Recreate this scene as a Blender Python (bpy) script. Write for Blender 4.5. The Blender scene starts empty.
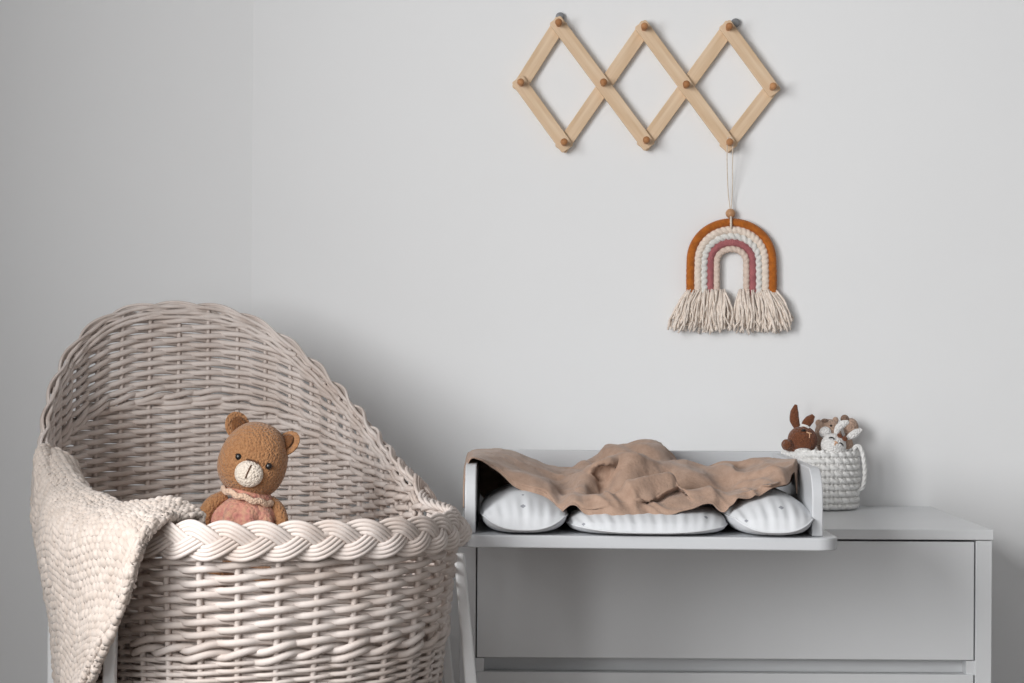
import bpy, math, random
import numpy as np
from mathutils import Vector, Matrix, noise
random.seed(7); rng=np.random.default_rng(7)
pi=math.pi
SC=bpy.context.scene; COL=SC.collection
# ---------------------------------------------------------------- camera model (world: x right, y away, z up)
F=2142.0; CZ=1.05; YH=350.0; ROLL=math.radians(.35)
def at(px,py,d):
    """point of the room seen at pixel px,py at distance d"""
    dx=px-512; dy=py-YH; c=math.cos(ROLL); s=math.sin(ROLL)
    ux=dx*c+dy*s; uy=-dx*s+dy*c
    return np.array([ux*d/F, d, CZ-uy*d/F])
# ---------------------------------------------------------------- materials
def srgb(c):
    r=[]
    for v in c:
        v=v/255; r.append(v/12.92 if v<=.04045 else ((v+.055)/1.055)**2.4)
    return (*r,1)
def mat(name,col,rough=.6,col2=None,nscale=20,ncontrast=(.4,.6),stretch=(1,1,1),bump=None,sheen=0,coat=0,vor=None,spec=.5):
    m=bpy.data.materials.new(name); m.use_nodes=True; nt=m.node_tree; N=nt.nodes; L=nt.links
    b=N['Principled BSDF']; b.inputs['Base Color'].default_value=srgb(col); b.inputs['Roughness'].default_value=rough
    b.inputs['Specular IOR Level'].default_value=spec
    if sheen: b.inputs['Sheen Weight'].default_value=sheen; b.inputs['Sheen Roughness'].default_value=.5
    if coat: b.inputs['Coat Weight'].default_value=coat; b.inputs['Coat Roughness'].default_value=.25
    tc=N.new('ShaderNodeTexCoord'); mp=N.new('ShaderNodeMapping'); mp.inputs['Scale'].default_value=stretch
    L.new(tc.outputs['Object'],mp.inputs['Vector'])
    if col2:
        n=N.new('ShaderNodeTexNoise'); n.inputs['Scale'].default_value=nscale; n.inputs['Detail'].default_value=4
        L.new(mp.outputs['Vector'],n.inputs['Vector'])
        r=N.new('ShaderNodeValToRGB'); e=r.color_ramp.elements
        e[0].position,e[1].position=ncontrast; e[0].color=srgb(col); e[1].color=srgb(col2)
        L.new(n.outputs['Fac'],r.inputs['Fac']); L.new(r.outputs['Color'],b.inputs['Base Color'])
    if bump:   # (kind, scale, strength, distance)
        k,sc,st,di=bump
        if k=='noise':
            t=N.new('ShaderNodeTexNoise'); t.inputs['Scale'].default_value=sc; t.inputs['Detail'].default_value=3; o=t.outputs['Fac']
        elif k=='voronoi':
            t=N.new('ShaderNodeTexVoronoi'); t.inputs['Scale'].default_value=sc; o=t.outputs['Distance']
        L.new(mp.outputs['Vector'],t.inputs['Vector'])
        bp=N.new('ShaderNodeBump'); bp.inputs['Strength'].default_value=st; bp.inputs['Distance'].default_value=di
        if k=='voronoi': bp.invert=True
        L.new(o,bp.inputs['Height']); L.new(bp.outputs['Normal'],b.inputs['Normal'])
    if vor:    # sparse little printed spots (colour, scale, radius)
        t=N.new('ShaderNodeTexVoronoi'); t.inputs['Scale'].default_value=vor[1]; t.distance='MANHATTAN'
        L.new(tc.outputs['Object'],t.inputs['Vector'])
        lt=N.new('ShaderNodeMath'); lt.operation='LESS_THAN'; lt.inputs[1].default_value=vor[2]
        L.new(t.outputs['Distance'],lt.inputs[0])
        mx=N.new('ShaderNodeMixRGB'); mx.inputs['Color1'].default_value=srgb(col); mx.inputs['Color2'].default_value=srgb(vor[0])
        L.new(lt.outputs[0],mx.inputs['Fac']); L.new(mx.outputs[0],b.inputs['Base Color'])
    return m
def crochet(name,col,col2=None,sc=300):
    return mat(name,col,.9,col2 or tuple(int(c*.86) for c in col),sc*.8,(.35,.7),bump=('voronoi',sc,.85,.0026),sheen=.25,spec=.2)
M={}
M['wall']=mat('wall_paint',(238,239,240),.85,(237,238,239),3,bump=('noise',90,.04,.001),spec=.25)
M['ceil']=mat('ceiling_paint',(150,150,150),.9,(146,146,146),6)  # unseen ceiling, darkened to reduce bounce in the room
M['dim']=mat('grey_wall_paint',(95,95,96),.9,(93,93,94),6)  # unseen left wall, toned dark to cut bounced light
M['dim2']=mat('mid_grey_wall_paint',(150,150,151),.9,(148,148,149),6)  # unseen wall behind the camera, its grey set to limit fill
M['pale']=mat('pale_grey_wall_paint',(150,150,150),.9,(148,148,148),6)  # unseen right wall, grey picked to hold back bounced fill
M['floor']=mat('floor_wood',(118,110,104),.5,(100,93,88),8,stretch=(1,12,1))
M['wick']=mat('whitewashed_wicker',(212,202,196),.7,(177,160,149),16,(.42,.85),bump=('noise',220,.25,.001),spec=.35)
M['wickin']=M['wick']
M['leg']=mat('white_lacquered_wood',(232,233,234),.4,(226,227,228),9)
M['mattress']=mat('mattress_cotton',(225,215,208),.9,(215,205,198),40,bump=('noise',300,.2,.001))
M['knit']=mat('oatmeal_knit_wool',(202,190,181),.95,(190,177,167),60,bump=('noise',420,.5,.0015),sheen=.3,spec=.2)
M['lacq']=mat('white_dresser_lacquer',(222,224,226),.32,(219,221,223),4,spec=.5,coat=.1)
M['tray']=mat('white_tray_lacquer',(196,198,201),.36,(194,196,199),4,spec=.5)
M['pad']=mat('white_pad_cotton',(211,213,216),.85,bump=('noise',260,.12,.001),spec=.2)
M['muslin']=mat('brown_muslin',(166,140,123),.95,(152,126,109),90,(.3,.7),bump=('noise',260,.7,.0014),sheen=.2,spec=.15)
M['wood']=mat('light_pine',(228,203,174),.55,(212,182,148),14,(.38,.72),stretch=(.55,9,9),bump=('noise',60,.1,.0006),spec=.3)
M['peg']=mat('darker_pine_peg',(192,140,96),.55,(170,118,76),40,stretch=(1,1,1),spec=.3)
M['bead']=mat('natural_wood_bead',(196,152,114),.5,(182,136,98),60)
M['cord']=mat('cream_cotton_cord',(226,214,200),.9,(214,200,184),200)
M['metal']=mat('grey_metal_hook',(150,152,156),.35,(135,137,140),30)
M['rust']=mat('rust_orange_yarn',(184,104,28),.9,(164,90,22),120,bump=('noise',500,.5,.001),sheen=.2)
M['cream']=mat('cream_cotton_rope',(236,222,208),.9,(226,210,196),120,bump=('noise',400,.5,.001),sheen=.2)
M['grey']=mat('pale_grey_twisted_rope',(226,224,219),.9,(214,213,209),120,bump=('noise',400,.5,.001))
M['pink']=mat('dusty_rose_yarn',(174,104,106),.9,(158,92,96),120,bump=('noise',500,.5,.001),sheen=.2)
M['beige']=mat('beige_cotton_rope',(224,204,190),.9,(212,192,178),120,bump=('noise',400,.5,.001))
M['fringe']=mat('oatmeal_fringe_yarn',(240,228,217),.95,(224,210,197),160,sheen=.3)
M['bear']=crochet('caramel_crochet',(170,124,86),(154,108,72))
M['bearin']=crochet('dark_ear_crochet',(120,78,46))
M['muz']=crochet('cream_crochet',(234,222,208),(222,208,192))
M['dress']=crochet('rose_crochet_dress',(196,132,120),(206,160,132),200)
M['collar']=crochet('cream_pink_crochet',(226,196,172),(214,180,156))
M['black']=mat('black_bead',(28,22,20),.3,(24,20,18),30)
M['thread']=mat('dark_brown_thread',(98,66,44),.9,(90,60,40),100)
M['bun']=crochet('chocolate_crochet',(126,78,54),(108,64,42),330)
M['tan']=crochet('tan_crochet',(192,164,146),(178,150,132),330)
M['whitec']=crochet('white_crochet',(240,238,236),(230,228,226),330)
M['greyb']=crochet('taupe_crochet',(148,122,106),None,330)
M['rope']=mat('white_tshirt_yarn',(240,239,237),.9,(232,231,229),60,bump=('noise',300,.3,.001),spec=.2)
M['pinkn']=mat('peach_thread',(226,184,150),.9,(216,170,140),90)
# ---------------------------------------------------------------- mesh helpers
class MB:
    def __init__(s): s.v=[]; s.f=[]; s.n=0
    def add(s,v,f):
        s.v.append(np.asarray(v,float).reshape(-1,3)); s.f.extend([tuple(int(i)+s.n for i in q) for q in f]); s.n+=len(s.v[-1]); return s
    def grid(s,P,cu=False,cv=False):
        P=np.asarray(P,float); a,b=P.shape[:2]; f=[]
        for i in range(a if cu else a-1):
            i2=(i+1)%a
            for j in range(b if cv else b-1):
                j2=(j+1)%b; f.append((i*b+j,i2*b+j,i2*b+j2,i*b+j2))
        return s.add(P.reshape(-1,3),f)
    def tube(s,path,r,n=6,closed=False,up=None,flat=None,caps=True):
        """swept tube; r scalar/array; up = reference normals for an elliptical section; flat=(r_up,r_side)"""
        P=np.asarray(path,float); k=len(P)
        T=np.roll(P,-1,0)-np.roll(P,1,0)
        if not closed: T[0]=P[1]-P[0]; T[-1]=P[-1]-P[-2]
        T/=np.linalg.norm(T,axis=1)[:,None]+1e-12
        if up is None:
            A=np.zeros((k,3)); a=np.array([0,0,1.]) if abs(T[0][2])<.9 else np.array([1.,0,0])
            for i in range(k):
                a=a-T[i]*a.dot(T[i]); a/=np.linalg.norm(a)+1e-12; A[i]=a
        else:
            A=np.asarray(up,float)*np.ones((k,1)); A=A-T*(A*T).sum(1)[:,None]; A/=np.linalg.norm(A,axis=1)[:,None]+1e-12
        B=np.cross(T,A)
        r=np.ones(k)*np.asarray(r)
        ra,rb=(flat if flat else (1,1))
        t=np.arange(n)*2*pi/n
        V=P[:,None,:]+(A[:,None,:]*(np.cos(t)*ra)[None,:,None]+B[:,None,:]*(np.sin(t)*rb)[None,:,None])*r[:,None,None]
        n0=s.n; s.grid(V,cu=closed,cv=True)
        if caps and not closed:
            s.f.append(tuple(n0+i for i in range(n))); s.f.append(tuple(n0+(k-1)*n+i for i in reversed(range(n))))
        return s
    def box(s,x0,x1,y0,y1,z0,z1):
        v=[(x,y,z) for x in(x0,x1) for y in(y0,y1) for z in(z0,z1)]
        return s.add(v,[(0,1,3,2),(4,6,7,5),(0,4,5,1),(2,3,7,6),(0,2,6,4),(1,5,7,3)])
    def prism(s,pts,axis,a,b):
        """polygon pts (2D) extruded along axis 0/1/2 from a to b"""
        n=len(pts); V=[]
        for h in(a,b):
            for p in pts:
                q=[p[0],p[1]]; q.insert(axis,h); V.append(q)
        f=[tuple(range(n)),tuple(range(2*n-1,n-1,-1))]+[(i,n+i,n+(i+1)%n,(i+1)%n) for i in range(n)]
        return s.add(V,f)
    def ell(s,c,r,R=None,nu=28,nv=18,fn=None):
        """ellipsoid; fn(unit dirs)->radius factor"""
        th=np.linspace(0,2*pi,nu,endpoint=False); ph=np.linspace(1e-3,pi-1e-3,nv)
        D=np.stack([np.sin(ph)[:,None]*np.cos(th),np.sin(ph)[:,None]*np.sin(th),np.cos(ph)[:,None]*np.ones(nu)],-1)
        W=D*np.asarray(r,float)
        if fn is not None: W=fn(D,W)
        if R is not None: W=W@np.array(R).T
        W=W+np.asarray(c,float)
        n0=s.n; s.grid(W,cv=True)
        s.f.append(tuple(n0+i for i in reversed(range(nu)))); s.f.append(tuple(n0+(nv-1)*nu+i for i in range(nu)))
        return s
    def build(s,name,m,parent=None,smooth=True,bevel=0,origin=None,solid=0,auto=None,subd=0):
        V=np.concatenate(s.v); o0=np.zeros(3) if origin is None else np.asarray(origin,float)
        me=bpy.data.meshes.new(name); me.from_pydata((V-o0).tolist(),[],s.f); me.update()
        import bmesh
        bm=bmesh.new(); bm.from_mesh(me); bmesh.ops.recalc_face_normals(bm,faces=bm.faces); bm.to_mesh(me); bm.free()
        if smooth: me.polygons.foreach_set('use_smooth',[True]*len(me.polygons))
        me.materials.append(m)
        o=bpy.data.objects.new(name,me); COL.objects.link(o); o.location=o0
        if parent is not None:
            o.parent=parent; o.location=o0-np.array(parent.location if parent.parent is None else np.array(parent.location)+np.array(parent.parent.location))
        if solid:
            md=o.modifiers.new('thickness','SOLIDIFY'); md.thickness=solid; md.offset=0
        if subd:
            md=o.modifiers.new('sub','SUBSURF'); md.levels=subd; md.render_levels=subd
        if bevel:
            md=o.modifiers.new('bevel','BEVEL'); md.width=bevel; md.segments=3; md.limit_method='ANGLE'; md.angle_limit=math.radians(40)
        return o
def tag(o,label,cat,group=None):
    o['label']=label; o['category']=cat
    if group:o['group']=group
    return o
def thing(name,label,cat,loc,group=None):
    o=bpy.data.objects.new(name,None); COL.objects.link(o); o.location=loc; o.empty_display_size=.05
    return tag(o,label,cat,group)
def struct(name,mb,m,**k):
    o=mb.build(name,m,smooth=False,**k); o['kind']='structure'; return o
def rot(ax,deg): return np.array(Matrix.Rotation(math.radians(deg),3,ax))
def smooth_path(pts,n):
    """Catmull-Rom through pts, n samples"""
    P=np.asarray(pts,float); k=len(P); t=np.linspace(0,k-1,n); i=np.clip(t.astype(int),0,k-2); u=(t-i)[:,None] if P.ndim==2 else (t-i)[:,None,None]
    E=np.concatenate([[2*P[0]-P[1]],P,[2*P[-1]-P[-2]]])
    a,b,c,d=E[i],E[i+1],E[i+2],E[i+3]
    return .5*((2*b)+(c-a)*u+(2*a-5*b+4*c-d)*u**2+(3*b-a-3*c+d)*u**3)
def normals(P):
    du=np.gradient(P,axis=0); dv=np.gradient(P,axis=1); n=np.cross(du,dv); return n/(np.linalg.norm(n,axis=2)[...,None]+1e-12)
def sstep(a,b,x):
    t=np.clip((x-a)/(b-a),0,1); return t*t*(3-2*t)
# ---------------------------------------------------------------- setting
WY=3.69
LX=-1.2; RX=2.3; FY=-1.6; HT=2.5
CX=at(252,200,WY)[0]; BEND=math.tan(math.radians(11)); CY=WY-(CX-LX)*BEND
b=MB().box(CX,RX+.1,WY,WY+.1,0,HT); struct('wall_back',b,M['wall'])
b=MB().prism([(CX,WY),(LX,CY),(LX,WY+.1),(CX,WY+.1)],2,0,HT); struct('wall_corner',b,M['wall'])
WINS=[(.4,2.0,.95,2.2,83),(-1.25,-.15,.35,2.2,72)]       # y0, y1, z0, z1, watts; second one, unseen, is added as frontal fill
b=MB(); yy=FY
for y0,y1,z0,z1,_ in sorted(WINS):
    b.box(LX-.1,LX,yy,y0,0,HT).box(LX-.1,LX,y0,y1,0,z0).box(LX-.1,LX,y0,y1,z1,HT); yy=y1
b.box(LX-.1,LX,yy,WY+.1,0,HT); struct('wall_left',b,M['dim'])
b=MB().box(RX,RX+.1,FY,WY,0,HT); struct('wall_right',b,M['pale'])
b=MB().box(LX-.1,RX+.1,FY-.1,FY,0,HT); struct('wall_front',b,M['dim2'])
b=MB().box(LX-.1,RX+.1,FY-.1,WY+.1,-.1,0); struct('floor',b,M['floor'])
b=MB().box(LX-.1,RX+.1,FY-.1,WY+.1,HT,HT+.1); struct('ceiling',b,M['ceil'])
for n_,(y0,y1,z0,z1,_) in enumerate(WINS):
    b=MB()
    for a in(y0,(y0+y1)/2-.025,y1-.05): b.box(LX-.09,LX-.04,a,a+.05,z0,z1)
    for a in(z0,z1-.05): b.box(LX-.085,LX-.045,y0,y1,a,a+.05)
    struct('window_%d'%(n_+1),b,M['leg'])  # second frame belongs to the opening added for fill light
# ---------------------------------------------------------------- dresser
DF=3.21; DZ=.785; DX0=-.0765; DX1=.7215
dr=thing('dresser','white lacquered chest of drawers with handleless drawer fronts against the wall','dresser',((DX0+DX1)/2,(DF+WY)/2,0))
p=.0245
MB().box(DX0-.002,DX1+.002,DF-.003,WY-.003,DZ-.0155,DZ).build('top_panel',M['lacq'],dr,False,.0015)
for x in(DX0,DX1-p): MB().box(x,x+p,DF,WY-.004,0,DZ-.0165).build('side_panel',M['lacq'],dr,False,.0012)
MB().box(DX0+p,DX1-p,WY-.012,WY-.005,.03,DZ-.0165).build('back_panel',M['lacq'],dr,False)
zt=DZ-.0185
for k in range(3):
    h=.1775 if k<2 else .19
    o=MB().box(DX0+p+.002,DX1-p-.002,DF+.001,DF+.019,zt-h,zt).build('drawer',M['lacq'],dr,False,.0012)
    MB().box(DX0+p+.014,DX1-p-.014,DF+.0195,WY-.05,zt-h+.01,zt-.03).build('drawer_box',M['lacq'],o,False)
    if k<2: MB().box(DX0+p+.013,DX1-p-.013,DF+.034,DF+.05,zt-h-.0235,zt-h+.002).box(DX0+p,DX0+p+.013,DF+.004,DF+.05,zt-h-.0225,zt-h-.0012).box(DX1-p-.013,DX1-p,DF+.004,DF+.05,zt-h-.0225,zt-h-.0012).build('rail',M['lacq'],dr,False)
    zt-=h+.0215
MB().box(DX0+p,DX1-p,DF+.02,DF+.04,0,zt+.0).build('plinth',M['lacq'],dr,False)
# ---------------------------------------------------------------- changing tray
TX0,TX1,TY0,TY1=-.073,.4375,2.856,3.34; TZ=DZ; TF=TZ+.0175; TT=.893
tr=thing('changing_tray','white open-fronted changing tray with low sides on top of the dresser','changing tray',((TX0+TX1)/2,TY1,TZ))
def rrect(x0,x1,y0,y1,r,which=(1,1,1,1),n=20):
    P=[]
    for (cx,cy,a0,w) in((x0+r,y0+r,pi,which[0]),(x1-r,y0+r,1.5*pi,which[1]),(x1-r,y1-r,0,which[2]),(x0+r,y1-r,.5*pi,which[3])):
        if w: P+=[(cx+r*math.cos(a0+.5*pi*i/n),cy+r*math.sin(a0+.5*pi*i/n)) for i in range(n+1)]
        else: P.append((cx-r if cx<(x0+x1)/2 else cx+r, cy-r if cy<(y0+y1)/2 else cy+r))
    return P
MB().prism([(x_,y_-(.022*(x_-TX0)/(TX1-TX0)-.011)*(y_<TY0+.1)) for x_,y_ in rrect(TX0,TX1,TY0,TY1,.028,(1,1,0,0))],2,TZ+.0003,TF).build('base_board',M['tray'],tr,False,.002)
py0=TY0+.022
for x in(-.0622,.4035):
    py0=TY0+(.031 if x<0 else .013)
    MB().prism([(py0,TF+.0003),(TY1-.016,TF+.0003)]+[(TY1-.016-.03+.03*math.cos(a),TT-.03+.03*math.sin(a)) for a in np.linspace(0,pi/2,9)]+[(py0+.045-.045*math.sin(a),TT-.045+.045*math.cos(a)) for a in np.linspace(0,pi/2,11)],0,x,x+.0145).build('side_panel',M['tray'],tr,False,.0015)
MB().box(-.0622,.418,TY1-.0155,TY1-.001,TF+.0003,TT+.002).build('back_panel',M['tray'],tr,False,.0012)
# ---------------------------------------------------------------- changing pad: three stuffed sections
pad=thing('changing_pad','white padded changing mat of three stuffed sections with tiny grey motifs lying in the tray','changing mat',(.17,3.1,TF))
PADV=[]
def cushion(x0,x1,h,hs,pu,yf,yb,tilt,amp,seed,pin=0,lift=.016):
    nu,nv=90,64; cx=(x0+x1)/2; a=(x1-x0)/2; cy=(yf+yb)/2; bb=(yb-yf)/2
    V=[]
    for side in(1,-1):
        u=np.linspace(-1,1,nu)[:,None]; v=np.linspace(-1,1,nv)[None,:]
        # squircle mapping
        X=u*np.sqrt(1-v**4*.22); Y=v*np.sqrt(1-u**4*.22)
        pe=np.where(u*pin>0,pu*(1-.25*abs(pin)),pu); q=np.clip((1-np.abs(u)**pe)*(1-np.abs(v)**3.0),0,1); t=q**.5
        wr=np.sin(u*a*230+seed+2*v)*.5+np.sin(u*a*410+seed*2+v*3)*.5
        edge=np.exp(-((1-np.abs(v))/.25)**2)+np.exp(-((1-np.abs(u))/.18)**2)*.6
        z0=TF+hs+lift*np.abs(u)**2.6+0*v
        if side>0: Z=z0+t*(TF+h-z0)+wr*edge*amp*q**.3+tilt*u*h*.12*t
        else: Z=z0-q**.42*(z0-TF)*1.25+np.abs(wr)*edge*amp*.3*q**.3
        Z=np.maximum(Z,TF+.0008)
        V.append(np.stack([cx+a*X+0*Z,cy+bb*Y+0*Z,Z],-1))
    PADV.append(V[0].reshape(-1,3)); m=MB().grid(V[0]).grid(V[1]); o=m.build('cushion',M['pad'],pad)
    # seam cord round the edge
    e=[]
    for q in (V[0][:,0],V[0][-1,:],V[0][::-1,-1],V[0][0,::-1]): e.append(q[:-1])
    MB().tube(np.concatenate(e),.0013,6,True).build('piping',M['pad'],o)
xL=at(480,520,2.93)[0]; xa=at(567,520,2.93)[0]; xb=at(727,520,2.93)[0]; xR=at(811,520,2.93)[0]
cushion(xL,xa+.002,.0555,.0075,2.1,2.858,3.25,-.1,.0022,1,1)
cushion(xa-.002,xb+.002,.0355,.0055,5,2.848,3.25,0,.0019,5,0,.007)
cushion(xb-.002,xR,.0560,.0075,2.2,2.840,3.25,.15,.0025,9,-1)
# tiny grey printed motifs: diamond spots in the cotton's own colour pattern
def motifs(m,spots):
    nt=m.node_tree; N=nt.nodes; L=nt.links; b=N['Principled BSDF']; tc=N['Texture Coordinate']; last=None
    A=np.concatenate(PADV); px_=512+F*A[:,0]/A[:,1]; py_=YH-F*(A[:,2]-CZ)/A[:,1]+(px_-512)*math.tan(ROLL)
    front=A[:,1]<3.0
    for x,y,r in spots:
        i=np.argmin(np.where(front,(px_-x)**2+(py_-y)**2,1e9)); c=A[i]
        sb=N.new('ShaderNodeVectorMath'); sb.operation='SUBTRACT'; sb.inputs[1].default_value=c.tolist(); L.new(tc.outputs['Object'],sb.inputs[0])
        ab=N.new('ShaderNodeVectorMath'); ab.operation='ABSOLUTE'; L.new(sb.outputs[0],ab.inputs[0])
        dt=N.new('ShaderNodeVectorMath'); dt.operation='DOT_PRODUCT'; dt.inputs[1].default_value=(1,.35,1); L.new(ab.outputs[0],dt.inputs[0])
        lt=N.new('ShaderNodeMath'); lt.operation='LESS_THAN'; lt.inputs[1].default_value=r; L.new(dt.outputs['Value'],lt.inputs[0])
        if last is None: last=lt
        else:
            mx=N.new('ShaderNodeMath'); mx.operation='MAXIMUM'; L.new(last.outputs[0],mx.inputs[0]); L.new(lt.outputs[0],mx.inputs[1]); last=mx
    mc=N.new('ShaderNodeMixRGB'); mc.inputs['Color1'].default_value=b.inputs['Base Color'].default_value[:]; mc.inputs['Color2'].default_value=srgb((150,152,158))
    L.new(last.outputs[0],mc.inputs['Fac']); L.new(mc.outputs[0],b.inputs['Base Color'])
motifs(M['pad'],[(524,506,.0042),(524,495,.0024),(782,508,.0042),(708,517,.0038),(748,520,.003),(585,524,.003)])
# ---------------------------------------------------------------- bassinet
bcx,bcy,bth,ba,bb_,bz,bH,bph,bpw,bk,bn=-.3771,2.9503,.3274,.4779,.2486,.8252,.2796,1.7139,.7116,-.0811,2.7229
ph=np.linspace(-pi,pi,7201)
def sup(ph):
    u=ba*np.sign(np.cos(ph))*np.abs(np.cos(ph))**(2/bn); v=bb_*np.sign(np.sin(ph))*np.abs(np.sin(ph))**(2/bn)
    return u,v
u_,v_=sup(ph); sl=np.concatenate([[0],np.cumsum(np.hypot(np.diff(u_),np.diff(v_)))]); PER=sl[-1]
NST=52
def phi_of(s): return np.interp((np.asarray(s)%NST)/NST*PER,sl,ph)     # s in stake units
def gfun(p):
    q=np.abs((p+pi)%(2*pi)-pi); return np.where(q<bph,((1+np.cos(pi*np.clip(q/bph,0,1)))/2),0.0)
def zrim(p):
    q=(np.asarray(p)+pi)%(2*pi)-pi; g_=gfun(p); e_=np.where(q>0,.50+.26*g_,bpw-.06); return bz+(bH+.007)*np.clip(g_,1e-9,1)**e_*(g_>0)*sstep(0,.012,g_)
def zband(p): return bz+.15*np.clip(gfun(p),1e-9,1)**.75*(gfun(p)>0)-.006
def bscale(z): 
    z=np.asarray(z,float); return np.where(z>bz,1+bk*(z-bz),1-.36*(bz-z))
def bpt(s,z,off=0):
    p=phi_of(s); u,v=sup(p); e=1e-3; u2,v2=sup(p+e); u1,v1=sup(p-e)
    tu,tv=u2-u1,v2-v1; l=np.hypot(tu,tv)+1e-12; nu,nv=tv/l,-tu/l
    sg=np.sign(nu*u+nv*v); nu,nv=nu*sg,nv*sg
    k=bscale(z); uu=u*k+nu*off; vv=v*k+nv*off
    x=bcx-uu*math.sin(bth)+vv*math.cos(bth); y=bcy+uu*math.cos(bth)+vv*math.sin(bth)
    return np.stack([x,y,z+0*x],-1)
ZB=.50
bas=thing('bassinet','whitewashed wicker bassinet with high rounded hood and braided rim on white wooden legs','bassinet',(bcx,bcy,0))
body=MB(); hood=MB()
SUB=12
def weaver(mb,zf,phase,amp,rv,rr,lo=None,hi=None,slope=.0022,s_off=0.0):
    s=np.arange(NST*SUB)/SUB; p=phi_of(s); z=zf(p)+np.zeros_like(s)
    ok=np.ones(len(s),bool)
    if lo is not None: ok&=z>lo(p)
    if hi is not None: ok&=z<hi(p)
    c=np.cos(pi*(s+phase)); off=amp*np.tanh(1.1*c)/math.tanh(1.1)
    jit=rng.uniform(-.0009,.0009,NST); off=off+s_off+np.interp(s,np.arange(NST),jit,period=NST)
    z=z+slope*np.sin(pi*(s+phase))*1.0+np.interp(s,np.arange(NST),rng.uniform(-.0011,.0011,NST),period=NST)
    P=bpt(s,z,off)
    if ok.all(): mb.tube(P,1,6,True,up=(0,0,1),flat=(rv,rr)); return
    if not ok.any(): return
    # contiguous run round the head (phi=0 lies mid array)
    idx=np.where(ok)[0]
    br=np.where(np.diff(idx)>1)[0]
    for run in np.split(idx,br+1):
        if len(run)>4: mb.tube(P[run],1,6,False,up=(0,0,1),flat=(rv,rr))
pitch=.0077
z=bz-.010; k=0
zfine=.700
while z>zfine:
    weaver(body,lambda p,z=z:z+0*p,k%2,.0054,.0045,.0036,slope=-.0019); k+=1; z-=pitch
for t in range(3):      # twisted waling band
    weaver(body,lambda p,z=z:z+0*p,k%2,.0066,.0046,.0042,slope=-.0052); k+=1; z-=.0058
while z>ZB:
    weaver(body,lambda p,z=z:z+0*p,k%2,.0042,.0030,.0026,slope=-.0014); k+=1; z-=.0047
z=bz-.0025; k=1
while z<bz+.15:
    weaver(body,lambda p,z=z:z+0*p,k%2,.0050,.0046,.0034,slope=-.0014,hi=lambda p:zband(p)-.001); k+=1; z+=.0074
weaver(body,lambda p:zband(p)-.0045,1,.0055,.0046,.0036,slope=-.002,lo=lambda p:bz+.002+0*p)
for j,o_ in enumerate((.002,.0075,.013)):
    weaver(hood,lambda p,o_=o_:zband(p)+o_,j,.0064,.0047,.004,slope=-.004,lo=lambda p:bz+.004+0*p)
k=1; o_=.020
while o_<.16:
    weaver(hood,lambda p,o_=o_:zband(p)+o_,k%2,.0050,.0045,.0034,slope=-.0015,hi=lambda p:zrim(p)-.004,lo=lambda p:bz+.012+0*p); k+=1; o_+=.0074
for i in range(NST):
    p=float(phi_of(i)); zb=float(zband(p)); zr=float(zrim(p))
    zz=np.linspace(ZB,min(zb,zr) if zr>bz+.01 else zr,14); body.tube(bpt(np.full(14,float(i)),zz,.0012),.0040,6)
    if zr>zb+.004:
        zz=np.linspace(zb,zr,10); hood.tube(bpt(np.full(10,float(i)),zz),.0034,6)
body.build('basket_body',M['wick'],bas); hood.build('hood',M['wick'],bas)
# plaited rim
K=2600; s=np.linspace(0,NST,K,endpoint=False); p=phi_of(s); R=bpt(s,zrim(p),0)
ker=np.ones(41)/41
for c in range(3):
    q=np.concatenate([R[-200:,c],R[:,c],R[:200,c]]); R[:,c]=np.convolve(q,ker,'same')[200:-200]
Tn=np.roll(R,-3,0)-np.roll(R,3,0); Tn/=np.linalg.norm(Tn,axis=1)[:,None]
O=bpt(s,zrim(p),.02)-bpt(s,zrim(p),0)
for c in range(3):
    q=np.concatenate([O[-200:,c],O[:,c],O[:200,c]]); O[:,c]=np.convolve(q,np.ones(121)/121,'same')[200:-200]
O-=Tn*(O*Tn).sum(1)[:,None]; O/=np.linalg.norm(O,axis=1)[:,None]
Lt=np.cross(Tn,O); Lt*=np.sign(Lt[:,2:3]+1e-9)
arc=np.concatenate([[0],np.cumsum(np.linalg.norm(np.diff(R,axis=0),axis=1))]); tot=arc[-1]+np.linalg.norm(R[0]-R[-1])
NP_=round(tot/.128); back=sstep(bz+.02,bz+.1,R[:,2]); wt=1-.4*back; th=np.concatenate([[0],np.cumsum(wt)[:-1]])/wt.sum(); NP_=round(NP_*.84); th=2*pi*th*NP_; dth=2*pi*NP_*wt/wt.sum()*K/tot
back=sstep(bz+.02,bz+.1,R[:,2])                 # narrower plait on the hood
A=.0146-.0046*back; Bd=.0034
sq=np.exp(-((np.degrees(p)+94)/15)**2)
rim=MB()
tau=(.15+.75*np.exp(-((np.degrees(p)-102)/30)**2))[:,None]; Ot=O*np.cos(tau)+Lt*np.sin(tau); Lp=Lt*np.cos(tau)-O*np.sin(tau)
for k in range(3):
    t=th+2*pi*k/3
    lat=A*np.sin(t); dep=Bd*np.sin(2*t)
    dl=A*np.cos(t)*dth                  # slope of the strand across the rim
    for j in(-1.5,-.5,.5,1.5):
        w=.0046*j*(1-.36*back)
        cs=1/np.sqrt(1+dl**2)
        C=R+Ot*(dep*(1+.5*back)*(1-.4*sq)+(.009-.006*back)*(1-.75*sq)+.0010*(1-abs(j)))[:,None]+Lp*(lat+w*cs+.0008-.0045*sstep(bz+.002,bz+.035,R[:,2]))[:,None]-Tn*(w*dl*cs)[:,None]
        idx=np.arange(0,K,2)
        rim.tube(C[idx],.0029-.0006*back[idx],6,True)
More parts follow.
